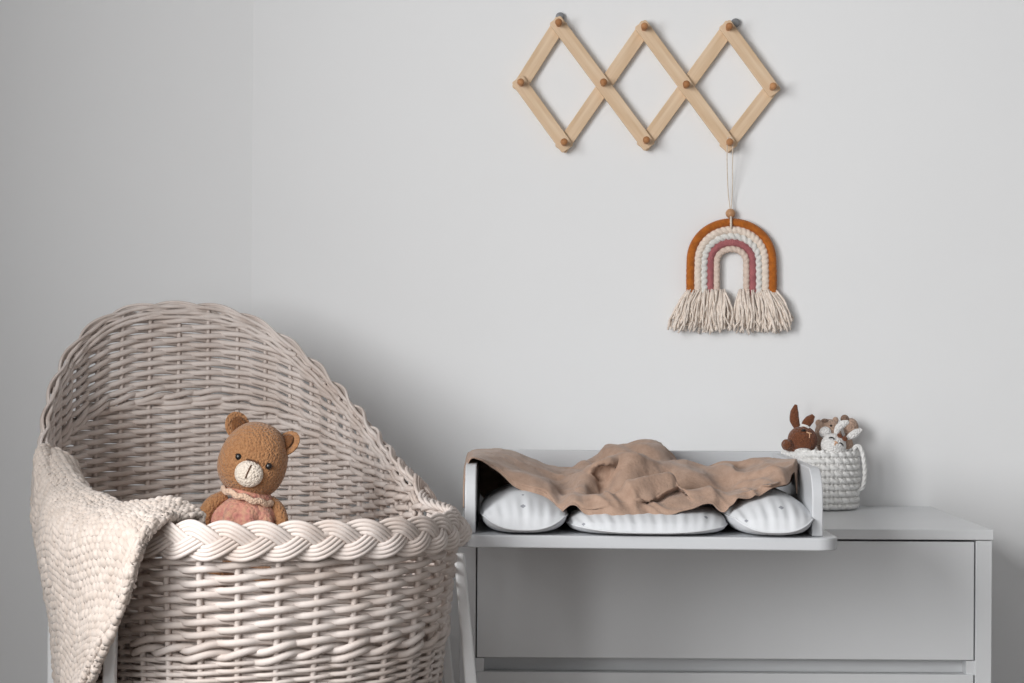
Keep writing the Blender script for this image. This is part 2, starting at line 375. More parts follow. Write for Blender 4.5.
# top edge rods following the hood rim inside the plait
for j,(dz,do) in enumerate(((.004,-.002),(-.006,-.004),(-.013,-.0045))):
    C=R+Lt*dz+O*do; idx=np.where(R[:,2]>bz-.001)[0] if j==0 else np.where(R[:,2]>bz+.012)[0]
    idx=idx[::4]; 
    rim.tube(C[idx]+O[idx]*(.0012*np.sin(np.arange(len(idx))*.5+j))[:,None],.0032,6,False)
rim.build('rim_braid',M['wick'],bas)
# bottom + mattress
s=np.linspace(0,NST,160,endpoint=False)
e=bpt(s,np.full(160,ZB),-.004); m=MB()
ring=lambda z,off: bpt(s,np.full(160,z),off)
def lid(mb,rings):
    G=np.stack(rings); n0=mb.n; mb.grid(G,cv=True); k=len(rings); mb.f.append(tuple(n0+i for i in range(160))); mb.f.append(tuple(n0+(k-1)*160+i for i in reversed(range(160))))
lid(m,[ring(ZB-.012,0),ring(ZB-.012,.004),ring(ZB,.004),ring(ZB,0)]); m.build('basket_base',M['wick'],bas)
m=MB(); MT=.725
lid(m,[ring(ZB+.002,-.05),ring(ZB+.01,-.02),ring(ZB+.03,-.014),ring(MT-.05,-.014),ring(MT-.015,-.018),ring(MT-.003,-.035),ring(MT,-.07)])
m.build('mattress',M['mattress'],bas)
# wooden legs
def leg(top,bot,w0,w1,t=.02):
    top=np.array(top);bot=np.array(bot); m=MB(); V=[]
    for q,w in((bot,w0),(top,w1)):
        V+=[q+np.array([sx*w/2,sy*t/2,0]) for sx,sy in((-1,-1),(1,-1),(1,1),(-1,1))]
    m.add(V,[(3,2,1,0),(4,5,6,7)]+[(i,(i+1)%4,4+(i+1)%4,4+i) for i in range(4)])
    return m.build('leg',M['leg'],bas,False,.003)
def ext(a,b,z):
    a=np.array(a);b=np.array(b); return a+(b-a)*(z-a[2])/(b[2]-a[2])
for (a,b_) in((at(459,553,2.745),at(471,683,2.745)),(at(111.5,612,2.53),at(109.5,683,2.53)),(at(54,560,3.13),at(53.5,683,3.13)),(at(436,553,3.17),at(449,683,3.17))):
    leg(a,ext(a,b_,0.0),.022,.0135)
for yy in(2.66,3.2):
    x0=bcx-.16-.1*(yy-2.9); MB().box(-.60 if yy>3 else -.475,-.10 if yy>3 else -.06,yy-.012,yy+.012,ZB-.05,ZB-.0125).build('stand_rail',M['leg'],bas,False,.003)
# ---------------------------------------------------------------- chunky knit blanket over the left rim
def rim3(deg): 
    p=math.radians(deg); s_=np.interp(p,ph,sl)/PER*NST; return s_,float(zrim(np.array(p)))
UN,VN=440,480
stn=[]
# stations along the rim: (rim angle, [pixel points of the outer fall with distance])  top -> hem
fall=[ (-79,[(50,451),(39,464),(36,500),(38,548),(47,592),(53,636),(57,686),(60,740)],(3.01,3.0,2.985,2.97,2.96,2.95,2.94,2.93)),
       (-86,[(58,464),(45,482),(39,514),(41,553),(49,594),(55,638),(61,688),(65,738)],(2.93,2.89,2.86,2.85,2.85,2.85,2.84,2.84)),
       (-96,[(73,485),(56,499),(49,522),(51,560),(59,602),(64,640),(66,690),(69,736)],(2.81,2.75,2.70,2.69,2.69,2.69,2.69,2.69)),
       (-106,[(93,497),(76,509),(69,531),(71,566),(77,602),(77,640),(72,690),(72,734)],(2.70,2.65,2.60,2.585,2.58,2.58,2.60,2.62)),
       (-117,[(113,504),(101,516),(96,538),(97,570),(98,602),(92,638),(79,690),(75,732)],(2.635,2.56,2.515,2.50,2.495,2.50,2.54,2.57)),
       (-127,[(135,504),(127,519),(123,542),(121,570),(117,598),(102,636),(79,690),(75,730)],(2.585,2.50,2.465,2.455,2.455,2.465,2.505,2.55)),
       (-136,[(157,502),(144,517),(135,540),(131,566),(127,594),(109,634),(82,690),(76,728)],(2.55,2.485,2.45,2.445,2.45,2.465,2.52,2.56)),
       (-144,[(180,503),(168,511),(154,521),(142,534),(134,556),(129,580),(111,634),(85,690)],(2.545,2.51,2.475,2.452,2.442,2.442,2.455,2.51)),
       (-150,[(203,517),(196,517),(185,518),(172,519),(160,521),(152,526),(145,534),(140,545)],(2.545,2.53,2.515,2.50,2.485,2.47,2.455,2.445))]
inner=[(-79,.09),(-86,.12),(-96,.13),(-106,.12),(-117,.09),(-127,.06),(-136,.05),(-144,.045),(-150,.03)]
G=[]
for (dg,pts,ds),(_,il) in zip(fall,inner):
    s_,zr=rim3(dg); top=at(*pts[0],ds[0])
    row=[]
    inn=bpt(np.array(s_),np.array(zr),-.035)   # just inside the rim
    for f_,dz in((1.0,-il),(.95,-il*.55),(.7,-.022)):
        q=bpt(np.array(s_),np.array(zr),-.02-.03*f_).copy(); q[2]=max(top[2]+dz,MT+.006); row.append(q)
    q=(row[-1]+top)/2; q[2]=top[2]-.004; row.append(q)
    for (x,y),d in zip(pts,ds): row.append(at(x,y,d))
    G.append(row)
G=np.array(G)
G=smooth_path(G,UN)                             # along the rim
G=smooth_path(np.swapaxes(G,0,1),VN); G=np.swapaxes(G,0,1)
# keep the blanket clear of the plait it lies on
sq4=sq[::4]; Rc=R[::4]+O[::4]*(.009*(1-.75*sq4))[:,None]; Oc=O[::4]; Lc=Lt[::4]
for rnd,ns in ((0,30),(1,16),(2,6)):
    Gf_=G.reshape(-1,3).copy()
    for i0 in range(0,len(Gf_),4000):
        Q=Gf_[i0:i0+4000]; near=((Q[:,None,:]-Rc[None])**2).sum(2).argmin(1)
        D_=Q-Rc[near]; a_=(D_*Oc[near]).sum(1); l_=(D_*Lc[near]).sum(1); aw=.017*(1-.3*sq4[near]); rr=np.sqrt((a_/aw)**2+(l_/.028)**2)+1e-6
        up_=(np.abs(a_)<aw*.9)&(l_>-.024)&(rr<1); l2=np.where(up_,np.maximum(l_,.029*np.sqrt(np.clip(1-(a_/aw)**2,0,1))),l_); Q=Q+Lc[near]*(l2-l_)[:,None]; l_=l2
        rr=np.sqrt((a_/aw)**2+(l_/.028)**2)+1e-6; k_=np.where(rr<1,1/rr-1,0); Gf_[i0:i0+4000]=Q+Oc[near]*(a_*k_)[:,None]+Lc[near]*(l_*k_)[:,None]
    G=Gf_.reshape(G.shape)
    for _ in range(ns):
        G[1:-1,1:-1]=.5*G[1:-1,1:-1]+.125*(G[2:,1:-1]+G[:-2,1:-1]+G[1:-1,2:]+G[1:-1,:-2])
# broad soft undulation + knit relief
nn=normals(G)
ul=np.cumsum(np.concatenate([[0],np.linalg.norm(np.diff(G,axis=0),axis=2).mean(1)])); vl=np.cumsum(np.concatenate([[0],np.linalg.norm(np.diff(G,axis=1),axis=2).mean(0)]))
UU,VV=np.meshgrid(ul,vl,indexing='ij')
VV=np.concatenate([np.zeros((UN,1)),np.cumsum(np.linalg.norm(np.diff(G,axis=1),axis=2),1)],1); VV=VV-VV[:,VN//3:VN//3+1]+10*.0094
for _ in range(60): VV[1:-1]=.5*VV[1:-1]+.25*(VV[2:]+VV[:-2])
cell=.0094
r_=np.floor(VV/cell); fv=VV/cell-r_
su=UU/(cell*1.15)+.5*(r_%2); fu=su-np.floor(su)
hsh=np.sin(np.floor(su)*12.9898+r_*78.233)*43758.5453; hsh=hsh-np.floor(hsh)
knob=np.clip(1-((fu-.5)/.52)**2*.95-((fv-.5)/.6)**2*.7,0,1)**.6*(.75+.45*hsh)-.5*np.exp(-((fu/.2)**2+((fv-.5)/.3)**2))*(hsh>.55)
def nz(P,sc,a): return np.array([[noise.noise(Vector(q)*sc) for q in row] for row in P])*a
rel=.0060*(knob-.6)+nz(G,90,.0012)+nz(G,14,.005)
c0=G[UN//2,VN//2]; sgn=1 if (nn[UN//2,VN//2]@np.array([-.6,-1,0]))>0 else -1
G=G+nn*(sgn*rel)[...,None]
bl=MB().grid(G).build('knitted_blanket',M['knit'],solid=.006,origin=G[UN//2,120])
tag(bl,'chunky oatmeal knitted blanket hanging over the left side of the wicker bassinet','blanket')
# the rounded end of the blanket lying on the front rim
# ---------------------------------------------------------------- teddy bear in the bassinet
BD=2.93
hc=at(253.8,459.6,BD); sB=BD/F
tb=thing('teddy_bear','caramel crochet teddy bear with cream muzzle and rose dress sitting in the bassinet','teddy bear',(hc[0]-.006,BD,MT))
Rh=rot('Y',18)@rot('X',-4)@rot('Z',-6)
def H(x,y,z): return hc+Rh@np.array([x,y,z])      # head coordinates: x right, y back, z up (metres)
def headfn(D,W):
    t=D[...,2]; k=1-.13*sstep(-.1,1,t)+.03*sstep(.2,-.6,t)
    W=W.copy(); W[...,0]*=k; W[...,1]*=k; W[...,:]=W; 
    n=np.abs(D); q=(n[...,0]**2.5+n[...,1]**2.5+n[...,2]**2.5)**(-1/2.5); return W*q[...,None]**.8
head=MB().ell(hc,(.0462,.043,.0520),Rh,64,48,headfn).build('head',M['bear'],tb,origin=hc)
for sx,(px,pz) in((-1,(-.0370,.0365)),(1,(.0350,.0350))):
    c=H(px*1.0,.004,pz); Re=Rh@rot('Y',sx*35)@rot('Z',sx*-30)
    def earfn(D,W):
        W=W.copy(); f_=D[...,1]<0; W[...,1]=np.where(f_,W[...,1]*.3+.0045*np.exp(-((D[...,0]**2+D[...,2]**2)/.35))*1,W[...,1]); return W
    e=MB().ell(c,(.0178,.0095,.0205),Re,32,24,earfn).build('ear',M['bear'],head,origin=c)
    ci=c+Re@np.array([-sx*.001,-.0035,-.001]); MB().ell(ci,(.0112,.0025,.0138),Re,24,16).build('inner_ear',M['bearin'],head,origin=ci)
mz=H(.0082,-.0405,-.0195)
muz=MB().ell(mz,(.0196,.013,.0182),Rh,40,28).build('muzzle',M['muz'],head,origin=mz)
a=[mz+Rh@np.array([x,-math.sqrt(max(0,1-(x/.0205)**2-(zq/.019)**2))*.013-.0006,zq]) for x,zq in[(.0012,.0128),(.001,.008),(.0007,.003),(.0003,-.002),(0,-.007)]]
MB().tube(smooth_path(a,14),.0009,6).build('nose_stitch',M['thread'],head)
a=[mz+Rh@np.array([x,-.0055,.0186-.12*abs(x)-.0]) for x in np.linspace(-.009,.009,9)]
MB().tube(a,.0011,6).build('muzzle_stitch',M['thread'],head)
for x,zq in((-.0125,-.0022),(.0300,-.0014)):
    c=H(x,-.0418 if x<0 else -.0378,zq); MB().ell(c,(.0044,.003,.0046),Rh,20,14).build('eye',M['black'],head,origin=c)
    l=[H(x-.0055,-.0405,zq+.001),H(x-.003,-.0425,zq+.0035)] if x<0 else [H(x+.0055,-.0355,zq+.001),H(x+.003,-.0382,zq+.0035)]
    MB().tube(l,.0007,5).build('eyelash',M['thread'],head)
# body (under the dress), arms, legs
bc=np.array([hc[0]-.008,BD+.004,MT+.052])
bodyo=MB().ell(bc,(.036,.032,.054),rot('Y',4),40,28).build('body',M['bear'],tb,origin=bc)
def dfn(D,W):
    W=W.copy(); th_=np.arctan2(D[...,1],D[...,0]); low=sstep(.75,.2,D[...,2]); k=1+.10*low*np.cos(th_*9); W[...,0]*=k; W[...,1]*=k; return W
dc=at(246,524,BD-.008); dro=MB().ell(dc,(.0445,.0405,.040),rot('Y',8),90,40,dfn).build('dress',M['dress'],tb,origin=dc)
nk=at(248,496,BD-.004); tt=np.linspace(0,2*pi,49)[:-1]
ring_=[nk+rot('Y',17)@np.array([.0355*math.cos(t),.0335*math.sin(t)-.002,-.0015*math.cos(t*10)]) for t in tt]
MB().tube(ring_,.0042,8,True,up=(0,0,1),flat=(1.1,.8)).build('collar',M['collar'],dro)
yk=at(249,493,BD-.002); MB().ell(yk,(.034,.031,.012),rot('Y',17),40,16).build('yoke',M['dress'],dro,origin=yk)
for pts,r in(([(226,496),(214,503),(206,514),(203,526),(205,536)],(.0095,.0115,.0115,.0105,.007)),([(270,501),(277,508),(281,518),(281,528),(277,537)],(.0085,.0095,.0095,.0095,.007))):
    P=smooth_path([at(x,y,BD-.006*i) for i,(x,y) in enumerate(pts)],24)
    MB().tube(P,np.interp(np.linspace(0,1,24),np.linspace(0,1,5),r),18).build('arm',M['bear'],tb)
for sx in(-1,1):
    P=smooth_path([bc+np.array([sx*.02,-.015,-.034]),bc+np.array([sx*.028,-.05,-.034]),bc+np.array([sx*.034,-.085,-.033]),bc+np.array([sx*.036,-.10,-.027])],20)
    P[:,2]=np.maximum(P[:,2],MT+.0165)
    MB().tube(P,np.interp(np.linspace(0,1,20),[0,.5,.85,1],[.014,.0155,.016,.01]),18).build('leg',M['bear'],tb)
# ---------------------------------------------------------------- muslin cloth in the tray
# (pixel x, [(distance, pixel y) front hem -> back])
S=[
 (463.5,[(2.955,508),(2.965,502),(2.985,496),(3.01,492),(3.05,490),(3.09,489),(3.13,490),(3.17,492),(3.21,495)]),
 (464.5,[(2.955,482),(2.965,479),(2.985,477),(3.01,474),(3.05,472),(3.09,470),(3.13,469),(3.17,468),(3.21,468)]),
 (470,[(2.956,459.8),(2.965,459.2),(2.985,458.6),(3.01,457.5),(3.05,456),(3.09,454.6),(3.13,453.6),(3.17,453),(3.21,452.5)]),
 (481,[(2.962,460.2),(2.97,458.8),(2.985,457.6),(3.01,456.6),(3.05,454.6),(3.09,452.5),(3.13,451),(3.17,450.4),(3.21,451)]),
 (498,[(2.98,471.5),(2.985,468),(3.0,464.5),(3.03,463),(3.06,458),(3.10,453),(3.14,450),(3.18,449.2),(3.22,453)]),
 (515,[(2.97,487),(2.975,481),(2.99,473),(3.02,470),(3.05,468),(3.09,459),(3.14,453.5),(3.19,453),(3.23,459)]),
 (532,[(2.96,494),(2.965,486),(2.985,478),(3.01,475),(3.05,475),(3.09,466),(3.14,461),(3.19,460),(3.23,466)]),
 (547,[(2.955,499),(2.96,491),(2.98,484),(3.01,481),(3.05,481),(3.09,472),(3.14,467),(3.19,466),(3.23,472)]),
 (560,[(2.915,515),(2.925,506),(2.95,500),(2.99,494),(3.03,488),(3.08,478),(3.13,471),(3.19,469),(3.24,476)]),
 (573,[(2.905,508),(2.915,502),(2.94,495),(2.97,497),(3.02,484),(3.07,477),(3.13,472),(3.19,469.5),(3.25,474)]),
 (584,[(2.90,514),(2.905,507),(2.925,500),(2.95,499),(2.99,484),(3.05,473),(3.11,477),(3.2,460.5),(3.27,470)]),
 (596,[(2.895,517),(2.90,507),(2.92,499),(2.95,512),(2.985,478),(3.03,465),(3.10,479),(3.22,459.5),(3.28,465)]),
 (608,[(2.89,518),(2.90,503),(2.92,493),(2.95,510),(2.992,479),(3.03,462),(3.10,479),(3.22,452.5),(3.29,452)]),
 (622,[(2.888,518.5),(2.90,499),(2.925,486),(2.957,508),(3.00,472),(3.04,458.5),(3.11,477),(3.22,447),(3.29,444.5)]),
 (636,[(2.888,518),(2.90,494),(2.925,479.5),(2.957,507),(3.00,468),(3.04,456),(3.11,475),(3.22,443),(3.29,439.5)]),
 (649,[(2.888,517.5),(2.90,503),(2.93,476),(2.96,506),(3.01,471),(3.05,461),(3.11,474),(3.22,442),(3.29,438)]),
 (661,[(2.89,517),(2.90,507),(2.94,473.5),(2.97,505),(3.02,475),(3.06,466),(3.11,474),(3.22,446),(3.29,441.5)]),
 (672,[(2.89,515),(2.905,502),(2.945,474),(2.975,503),(3.03,474),(3.07,464),(3.12,463),(3.2,460),(3.285,456)]),
 (681,[(2.892,513),(2.905,502),(2.93,488),(2.96,504),(3.00,482),(3.05,468),(3.10,463),(3.17,466),(3.24,474)]),
 (694,[(2.895,510),(2.91,498),(2.93,490),(2.957,504),(3.00,480),(3.05,470),(3.10,466.5),(3.16,468),(3.22,478)]),
 (708,[(2.90,505),(2.915,497),(2.935,491.5),(2.96,502),(3.00,480),(3.05,472),(3.10,470),(3.15,473),(3.2,480)]),
 (725,[(2.895,512),(2.915,501),(2.94,492),(2.97,492),(3.00,479),(3.04,470),(3.08,464.5),(3.13,466),(3.18,476)]),
 (740,[(2.90,497),(2.91,491),(2.93,485),(2.96,482),(3.00,475),(3.04,468.5),(3.08,466),(3.12,467),(3.16,476)]),
 (757,[(2.90,491),(2.91,486),(2.93,480),(2.96,475),(3.00,469),(3.03,465),(3.07,463),(3.11,464),(3.14,470)]),
 (774,[(2.915,487.5),(2.92,482),(2.935,476),(2.96,470),(2.99,465),(3.02,461.5),(3.05,460),(3.08,461),(3.11,466)]),
 (788,[(2.945,483),(2.948,478),(2.955,471),(2.97,465),(2.99,461),(3.01,459.3),(3.03,458.5),(3.05,459),(3.07,462)]),
 (796,[(2.975,472),(2.977,469),(2.98,465),(2.985,462),(2.995,460),(3.005,459),(3.015,458.8),(3.03,459),(3.045,460)]),
 (797,[(2.985,494),(2.987,488),(2.99,482),(2.995,475),(3.00,470),(3.01,467),(3.02,465),(3.035,464),(3.05,464)]),
]
EX={649:[(2.90,508.5),(2.915,505),(2.907,500)],661:[(2.905,507),(2.927,499),(2.915,492)],672:[(2.91,503),(2.937,494.5),(2.922,487)],681:[(2.91,503),(2.942,493.5),(2.934,489)]}
for x,prof in S:
    (d0,y0),(d1,y1)=prof[0],prof[1]
    if x in EX: prof[1:2]=EX[x]
    else: prof[1:1]=[(d0+(d1-d0)/3,y0+(y1-y0)/3),(d0+(d1-d0)*2/3,y0+(y1-y0)*2/3)]
    if x in(596,608): i_=[k for k,q in enumerate(prof) if q[1]>505 and q[0]>2.94][0]; prof[i_+1]=(3.012,486); prof[i_+2]=(3.012,465 if x==596 else 462)
    d_,y_=prof[-1]
    if 475<x<565: prof+=[(max(d_+.03,3.26),y_+16),(max(d_+.04,3.275),y_+44)]
    elif x<475: prof+=[(d_+.01,y_+.3),(d_+.02,y_+.6)]
    elif x>790: prof+=[(d_+.005,y_+3),(d_+.008,y_+8)]
    else: prof+=[(min(d_+.015,3.30),y_+9),(min(d_+.02,3.308),y_+22)]
G=np.array([[at(x,y,d) for d,y in prof] for x,prof in S])
NU,NV=320,220
G=smooth_path(G,NU); G=np.swapaxes(smooth_path(np.swapaxes(G,0,1),NV),0,1)
nn=normals(G); nn*=np.sign(nn[...,2:3]+1e-9)
def rdg(P,sc,a): return (np.array([[1-2*abs(noise.noise(Vector(q)*sc)) for q in row] for row in P])-.5)*a
wp=np.stack([nz(G+3,12,.03),nz(G+7,12,.03),0*G[...,0]],-1)
Gf=(G+wp)@np.array(Matrix.Rotation(math.radians(35),3,'Z'))
fine=sstep(540,600,np.linspace(0,1,NU)*340+460)[:,None]*.6+.4
fine=fine*sstep(500,580,np.linspace(0,1,NU)*340+460)[:,None]
w=rdg(Gf*np.array([1.7,.55,.5]),11,.011)*fine+rdg(Gf*np.array([1.4,.6,.6])+5,24,.0055)*(fine*.8+.2)+nz(G,70,.0010)
# soft creases running along folds
ed=np.minimum(1,np.minimum(np.arange(NU)[:,None],NU-1-np.arange(NU)[:,None])/40)
G=G+nn*(w*ed)[...,None]
cl=MB().grid(G).build('muslin_cloth',M['muslin'],solid=.0016,origin=at(640,500,3.0))
tag(cl,'crumpled brown muslin cloth draped across the changing mat and over the tray sides','cloth')
# ---------------------------------------------------------------- crochet basket with handles
KC=np.array([at(820.5,480,3.615)[0],3.618,DZ]); KR=.063; KH=at(820,452,3.56)[2]-DZ
kb=thing('crochet_basket','small white crochet storage basket holding toys on the dresser next to the wall','basket',KC)
nu_,nr=26,9; NU,NV=nu_*12,nr*14
th_=np.linspace(0,2*pi,NU,endpoint=False)[None,:]; v=np.linspace(0,1,NV)[:,None]
row=v*nr; r_=np.floor(np.minimum(row,nr-1e-6)); fr=row-r_; cu=th_/(2*pi)*nu_+.5*(r_%2); fu=cu-np.floor(cu)
st=np.sqrt(np.clip(1-((fu-.5)/.55)**2*.9-((fr-.5)/.52)**2*.95,0,1))
hole=np.exp(-(((fu-.5+.5)%1-.5)/.14)**2-((np.minimum(fr,1-fr))/.16)**2)
rad=KR*(1+.03*np.sin(v*pi))*np.where(v<.06,.94+v,1)+.0065*(st-.6)-.009*hole
X=KC[0]+rad*np.cos(th_); Y=KC[1]+rad*np.sin(th_); Z=KC[2]+.001+KH*v+0*th_+.0016*np.sin(fu*2*pi)*np.sin(fr*pi)
outer=np.stack([X,Y,Z],-1)
topr=[np.stack([KC[0]+(KR-d)*np.cos(th_[0]),KC[1]+(KR-d)*np.sin(th_[0]),KC[2]+KH+h+.001*np.sin(th_[0]*nu_)],-1) for d,h in((.001,.003),(.006,.003),(.0095,-.002),(.0095,-.03))]
inn=[np.stack([KC[0]+(KR-.0095)*k*np.cos(th_[0]),KC[1]+(KR-.0095)*k*np.sin(th_[0]),np.full(NU,KC[2]+h)],-1) for k,h in((1,.012),(.5,.01),(.02,.01))]
MB().grid(np.concatenate([outer,np.array(topr),np.array(inn)]),cv=True).build('basket_body',M['rope'],kb)
def rope(mb,P,r,pitch,n=10,lob=3,amp=.22):
    """twisted rope: tube with a lobed section turning along its length"""
    P=np.asarray(P,float); k=len(P); T=np.gradient(P,axis=0); T/=np.linalg.norm(T,axis=1)[:,None]
    A=np.zeros((k,3)); a=np.array([0,1.,0]) if abs(T[0][1])<.9 else np.array([1.,0,0])
    for i in range(k):
        a=a-T[i]*a.dot(T[i]); a/=np.linalg.norm(a); A[i]=a
    B=np.cross(T,A); arc=np.concatenate([[0],np.cumsum(np.linalg.norm(np.diff(P,axis=0),axis=1))])
    t=np.arange(n)*2*pi/n; tw=arc[:,None]/pitch*2*pi
    rr=r*(1-amp+amp*2*np.abs(np.cos(lob*(t[None,:]-tw/lob)/2)))*np.ones((k,1))
    V=P[:,None,:]+A[:,None,:]*(np.cos(t)[None]*rr)[...,None]+B[:,None,:]*(np.sin(t)[None]*rr)[...,None]
    n0=mb.n; mb.grid(V,cv=True); mb.f.append(tuple(n0+i for i in range(n))); mb.f.append(tuple(n0+(k-1)*n+i for i in reversed(range(n))))
hp=smooth_path([at(853,452,3.585),at(856,446,3.583),at(861,449,3.583),at(863.8,461,3.585),at(864.6,475,3.588),at(862.5,487,3.592),at(857,491,3.597)],90)
m=MB(); rope(m,hp,.0031,.010,14,3,.25); m.build('handle',M['rope'],kb)
hp2=smooth_path([np.array([2*KC[0],0,0])+q*np.array([-1,1,1])+np.array([.004,.03,-.016]) for q in hp[::6]],80)
m=MB(); rope(m,hp2,.0031,.010,14,3,.25); m.build('handle',M['rope'],kb)
# ---------------------------------------------------------------- three (and a bit) plush toys in the basket
def egg(px,py,d,rx,ry,rz,name,m,parent,R=None,nu=28,nv=20,fn=None):
    c=at(px,py,d); k=d/F
    return MB().ell(c,(rx*k,ry*k,rz*k),R,nu,nv,fn).build(name,m,parent,origin=c)
def limb(pts,ds,r,name,m,parent,n=14,flat=None,up=None):
    P=smooth_path([at(x,y,d) for (x,y),d in zip(pts,ds)],22); k=ds[0]/F
    rr=np.interp(np.linspace(0,1,22),np.linspace(0,1,len(r)),r)*k
    return MB().tube(P,rr,n,False,up=up,flat=flat).build(name,m,parent)
d1=3.595
t=thing('brown_bunny','chocolate brown crochet bunny with one upright ear leaning out of the white basket','plush toy',at(803,458,d1))
hd=egg(802.5,440,d1,15,13.5,14.2,'head',M['bun'],t,rot('Y',12))
limb([(797.5,428),(794.5,420),(794.5,412),(796,404.5)],(d1,)*4,(3.2,5,4.2,1.4),'ear',M['bun'],hd,flat=(.62,1),up=(0,1,0))
limb([(803.5,428.5),(806.5,423.5),(810,419.3),(813.5,415.3)],(d1-.006,)*4,(3.2,4.8,4.6,2.0),'ear',M['bun'],hd,flat=(.62,1),up=(0,1,0))
limb([(799.5,427.5),(803,425.3),(806.5,426),(809,428)],(d1-.004,d1-.007,d1-.008,d1-.008),(1,1.8,1.8,1),'headband',M['whitec'],hd)
egg(803.5,430.5,d1-.0165,2.4,1.6,1.5,'nose',M['black'],hd)
limb([(806.5,432),(809,433),(811.5,433.5)],(d1-.0195,d1-.0195,d1-.018),(.6,.7,.6),'mouth_stitch',M['pinkn'],hd,6)
limb([(809.5,433),(809.7,435.5),(809.5,438)],(d1-.0195,d1-.021,d1-.022),(.6,.6,.6),'mouth_stitch',M['pinkn'],hd,6)
egg(802.5,462,d1-.006,12,15,17,'body',M['whitec'],t)
limb([(796,450),(791,447),(786.5,444.6),(784.3,443.8)],(d1-.004,d1-.008,d1-.015,d1-.018),(4.5,4.8,5.8,4.4),'arm',M['bun'],t)
d2=3.635
t=thing('beige_bear','small tan crochet bear with white muzzle standing between the two bunnies','plush toy',at(828,470,d2))
hd=egg(828,436,d2,13.2,11,17,'head',M['tan'],t,fn=lambda D,W:W*((np.abs(D)**3).sum(-1)**(-1/3))[...,None]**.7)
egg(825.3,432.5,d2-.0185,6.2,4,6,'muzzle',M['whitec'],hd)
egg(831,425.7,d2-.0165,1.2,.8,1.1,'eye',M['black'],hd)
egg(818.5,423,d2-.004,3.2,2.4,3.6,'ear',M['tan'],hd); egg(835.5,420,d2-.002,3.0,2.4,3.2,'ear',M['tan'],hd)
egg(824.5,420.5,d2-.012,3.4,2.4,2.0,'hair_tuft',M['greyb'],hd)
egg(828,466,d2,12,11,18,'body',M['tan'],t)
d3=3.575
t=thing('white_bunny','white crochet bunny with closed eyes and two long ears in the front of the basket','plush toy',at(834,470,d3))
hd=egg(833.5,445.5,d3,12.8,11.5,12.2,'head',M['whitec'],t,rot('Y',14))
for pts in([(835.5,435),(838,428.5),(843,424),(849,421.5)],[(846.5,438.5),(851,436),(856.5,432.5),(862,429.5)]):
    e=limb(pts,(d3+.004,d3+.004,d3+.003,d3+.002),(1.8,3.6,4.0,1.6),'ear',M['whitec'],hd,flat=(.55,1),up=(0,1,0))
for pts in([(828.7,438.2),(831,437.3),(833.2,438.0),(834.2,439.6)],[(839.2,443),(841.2,443.2),(842.6,444.6),(843,446.4)]):
    limb(pts,(d3-.0178,)*4,(.55,.6,.6,.5),'closed_eye',M['black'],hd,6)
limb([(834.5,441.5),(836.3,442.2),(837.6,443.4)],(d3-.0195,)*3,(.7,.8,.7),'nose_stitch',M['pinkn'],hd,6)
limb([(836,442.3),(835,444),(834.6,445.4)],(d3-.0197,)*3,(.5,.6,.5),'nose_stitch',M['pinkn'],hd,6)
for x,y in((839.8,435.7),(844.8,438.7)): egg(x,y,d3-.010,3.0,2.2,2.5,'bow',M['bun'],hd,rot('Y',30))
egg(834,466,d3,12,11,17,'body',M['whitec'],t)
d4=3.652
t=thing('tan_plush','tan crochet toy with taupe ear peeking out behind the white bunny ears','plush toy',at(850,470,d4))
hd=egg(851,428,d4,7.5,7,10,'head',M['tan'],t); egg(844.8,419.2,d4-.004,4.3,3,4.6,'ear',M['greyb'],hd,rot('Y',-15))
egg(847,462,d4,8,7,28,'body',M['tan'],t)
# ---------------------------------------------------------------- expanding peg rack
RD=WY-.022
rk=thing('peg_rack','light pine accordion peg rack of three diamonds mounted on the wall','peg rack',at(645,82,WY))
J={'t1':(559,22),'t2':(645,26),'t3':(730,26),'l':(521,82),'m1':(604,82),'m2':(687,84),'r':(774,86),'b1':(564.5,142),'b2':(647,140),'b3':(730.5,142)}
def bar(a,b,d,n=8):
    A_=at(*J[a],RD-.03); B_=at(*J[b],RD-.03); A_[1]=B_[1]=d; L=np.linalg.norm(B_-A_); ext_=.0115; w=.0119; th=.0072
    P=rrect(-ext_,L+ext_,-w,w,.004)
    m=MB().prism([(q[0],q[1]) for q in P],2,-th/2,th/2)
    o=m.build('slat',M['wood'],None,False,.0012)
    ang=math.atan2(B_[2]-A_[2],B_[0]-A_[0])
    o.parent=rk; o.matrix_basis=Matrix.Translation(Vector(A_)-rk.location)@Matrix.Rotation(-ang,4,'Y')@Matrix.Rotation(pi/2,4,'X')
    return o
for a,b_ in(('l','t1'),('b1','m1'),('m1','t2'),('b2','m2'),('m2','t3'),('b3','r')): pass
for a,b_ in(('l','t1'),('b1','t2'),('b2','t3'),('b3','r')): bar(a,b_,RD+.0105)
for a,b_ in(('l','b1'),('t1','b2'),('t2','b3'),('t3','r')): bar(a,b_,RD+.0025)
for kk,(x,y) in J.items():
    c=at(x,y,RD-.03); c[1]=RD-.0012; prof=[(0,.0042),(.012,.0044),(.022,.005),(.027,.0058),(.033,.0063),(.037,.0055),(.0395,.0035),(.0398,.0004)]
    dirv=np.array([-.02,-1,.03]); dirv/=np.linalg.norm(dirv)
    P=[c+dirv*(h-.010) for h,_ in prof]
    MB().tube(P,[r for _,r in prof],16).build('peg',M['peg'],rk)
for lab,(x,y) in(('round grey wall hook behind the top left joint of the peg rack',(560,17.5)),('round grey wall hook behind the top right joint of the peg rack',(735,23.5))):
    c=at(x,y,WY); m=MB(); P=[c+np.array([0,-h,0]) for h in(-.0,.0012,.008,.0095)]
    m.tube(P,[.0075,.0078,.0078,.006],20)
    tag(m.build('wall_hook',M['metal'],origin=c),lab,'hook','wall hooks behind the peg rack')
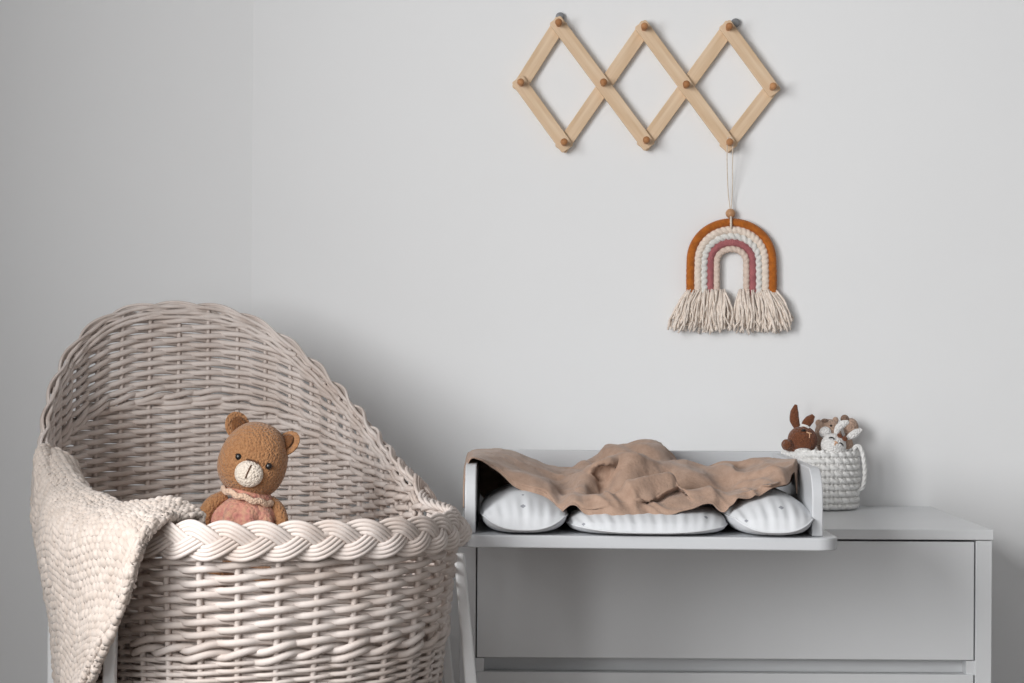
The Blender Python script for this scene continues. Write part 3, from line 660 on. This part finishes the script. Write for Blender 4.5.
# ---------------------------------------------------------------- macrame rainbow
GD=WY-.013
rb=thing('macrame_rainbow','rope rainbow with rust, cream and rose arches and fringed ends hanging from the peg rack','wall hanging',at(731,270,WY-.002))
kpx=GD/F; cxp=731.5; base=296; sy=262                                      # arch spring line
arch=[('rust',40.8,4.2,1),('cream',33.5,3.9,1),('grey',27.2,3.4,1),('pink',21.1,3.6,1),('beige',14.8,3.2,1)]
tops={'rust':222.5,'cream':229.8,'grey':236.3,'pink':242.6,'beige':249.0}
for nm,rx,rr,_ in arch:
    top=tops[nm]; ry=sy-top+ (0)
    P=[(cxp-rx*1.0+(.0),base),(cxp-rx*1.01,280)]
    for a in np.linspace(pi,0,25): P.append((cxp+rx*math.cos(a)*1.0,sy-ry*abs(math.sin(a))**.93))
    P+=[(cxp+rx*1.01,280),(cxp+rx,base)]
    Q=smooth_path([at(x,y,GD) for x,y in P],420)
    m=MB()
    if nm=='grey': rope(m,Q,rr*kpx,.011,14,2,.24)
    elif nm in('cream','beige'): rope(m,Q,rr*kpx,.0085,14,2,.12)
    else: rope(m,Q,rr*kpx,.003,12,1,.05)
    m.build('arch',M[nm],rb)['label']={'rust':'rust orange outer arch','cream':'cream arch','grey':'pale grey twisted arch','pink':'dusty rose arch','beige':'beige inner arch'}[nm]
for sx in(-1,1):
    m=MB()
    for i in range(190):
        q=random.random(); x0=cxp+sx*(6+q*39); y0=289+random.uniform(0,7); fx=(q-.38)*1.0
        x1=cxp+sx*(9+q*40)+sx*fx*17+random.uniform(-3,3); y1=329+random.uniform(-6,3.5)-6*max(0,abs(q-.5)-.3)*4*.6
        dd=random.uniform(-.013,.007); bow=random.uniform(-3,3)
        bow*=1.6;pts=[(x0,y0,GD+dd*.5),(x0*.62+x1*.38+sx*2.5*(q-.3)+bow*.5,y0*.66+y1*.34,GD+dd-.004),(x0*.25+x1*.75+bow,y0*.3+y1*.7,GD+dd-.004),(x1+bow*.4,y1,GD+dd)]
        P=smooth_path([at(*a) for a in pts],14)
        wob=np.cumsum(rng.normal(0,.0009,(14,3)),0); P=P+wob*np.linspace(0,1,14)[:,None]; P[:,1]=np.minimum(P[:,1],WY-.003)
        rope(m,P,random.uniform(.0012,.0020),.006,6,2,.25)
    m.build('fringe',M['fringe'],rb)
bd=at(730.5,213.5,GD); MB().ell(bd,(.0084,.0084,.0084),None,28,20).build('bead',M['bead'],rb,origin=bd)
m=MB()
pc=at(730,139,RD-.018)
for sx in(-1,1):
    P=[at(729.5+sx*1.5,137,RD-.022),at(730+sx*2.6,142,RD-.020),at(729.8+sx*2.8,160,RD-.012),at(730.2+sx*2.2,190,GD),at(730.5+sx*.8,206,GD),at(731,218,GD-.006),at(731,226,GD-.0095)]
    m.tube(smooth_path(P,40),.0009,6)
m.build('hanging_cord',M['cord'],rb)
m=MB(); rope(m,smooth_path([at(731,216,GD-.004),at(731,221,GD-.0105),at(731,227,GD-.0095),at(731,229,GD-.003)],16),.0018,.005,8,2,.2); m.build('loop_knot',M['cord'],rb)
# ---------------------------------------------------------------- light
for y0,y1,z0,z1,en in WINS:
    ld=bpy.data.lights.new('window_daylight','AREA'); ld.shape='RECTANGLE'; ld.energy=en; ld.color=(1,.994,.985)  # lamp of the second opening is added frontal fill
    lo=bpy.data.objects.new('window_daylight',ld); COL.objects.link(lo); lo.location=(LX-.03,(y0+y1)/2,(z0+z1)/2)
    lo.rotation_mode='QUATERNION'; lo.rotation_quaternion=Matrix(((0,0,-1),(-1,0,0),(0,1,0))).to_quaternion()
    ld.size,ld.size_y=y1-y0-.1,z1-z0-.1
W=bpy.data.worlds.new('World'); SC.world=W; W.use_nodes=True
W.node_tree.nodes['Background'].inputs['Color'].default_value=(.75,.85,1,1); W.node_tree.nodes['Background'].inputs['Strength'].default_value=.6
# ---------------------------------------------------------------- camera
cd=bpy.data.cameras.new('camera'); cd.sensor_width=36; cd.lens=36*F/1024; cd.shift_y=(YH-341.5)/1024; cd.clip_start=.05
co=bpy.data.objects.new('camera',cd); COL.objects.link(co)
co.matrix_world=Matrix.Translation((0,0,CZ))@Matrix.Rotation(pi/2,4,'X')@Matrix.Rotation(ROLL,4,'Z')
SC.camera=co
vs=SC.view_settings; vs.view_transform='Standard'; vs.look='None'; vs.gamma=1; vs.exposure=0.0; vs.use_curve_mapping=False
SC.cycles.use_denoising=True
SC.cycles.max_bounces=10; SC.cycles.diffuse_bounces=6
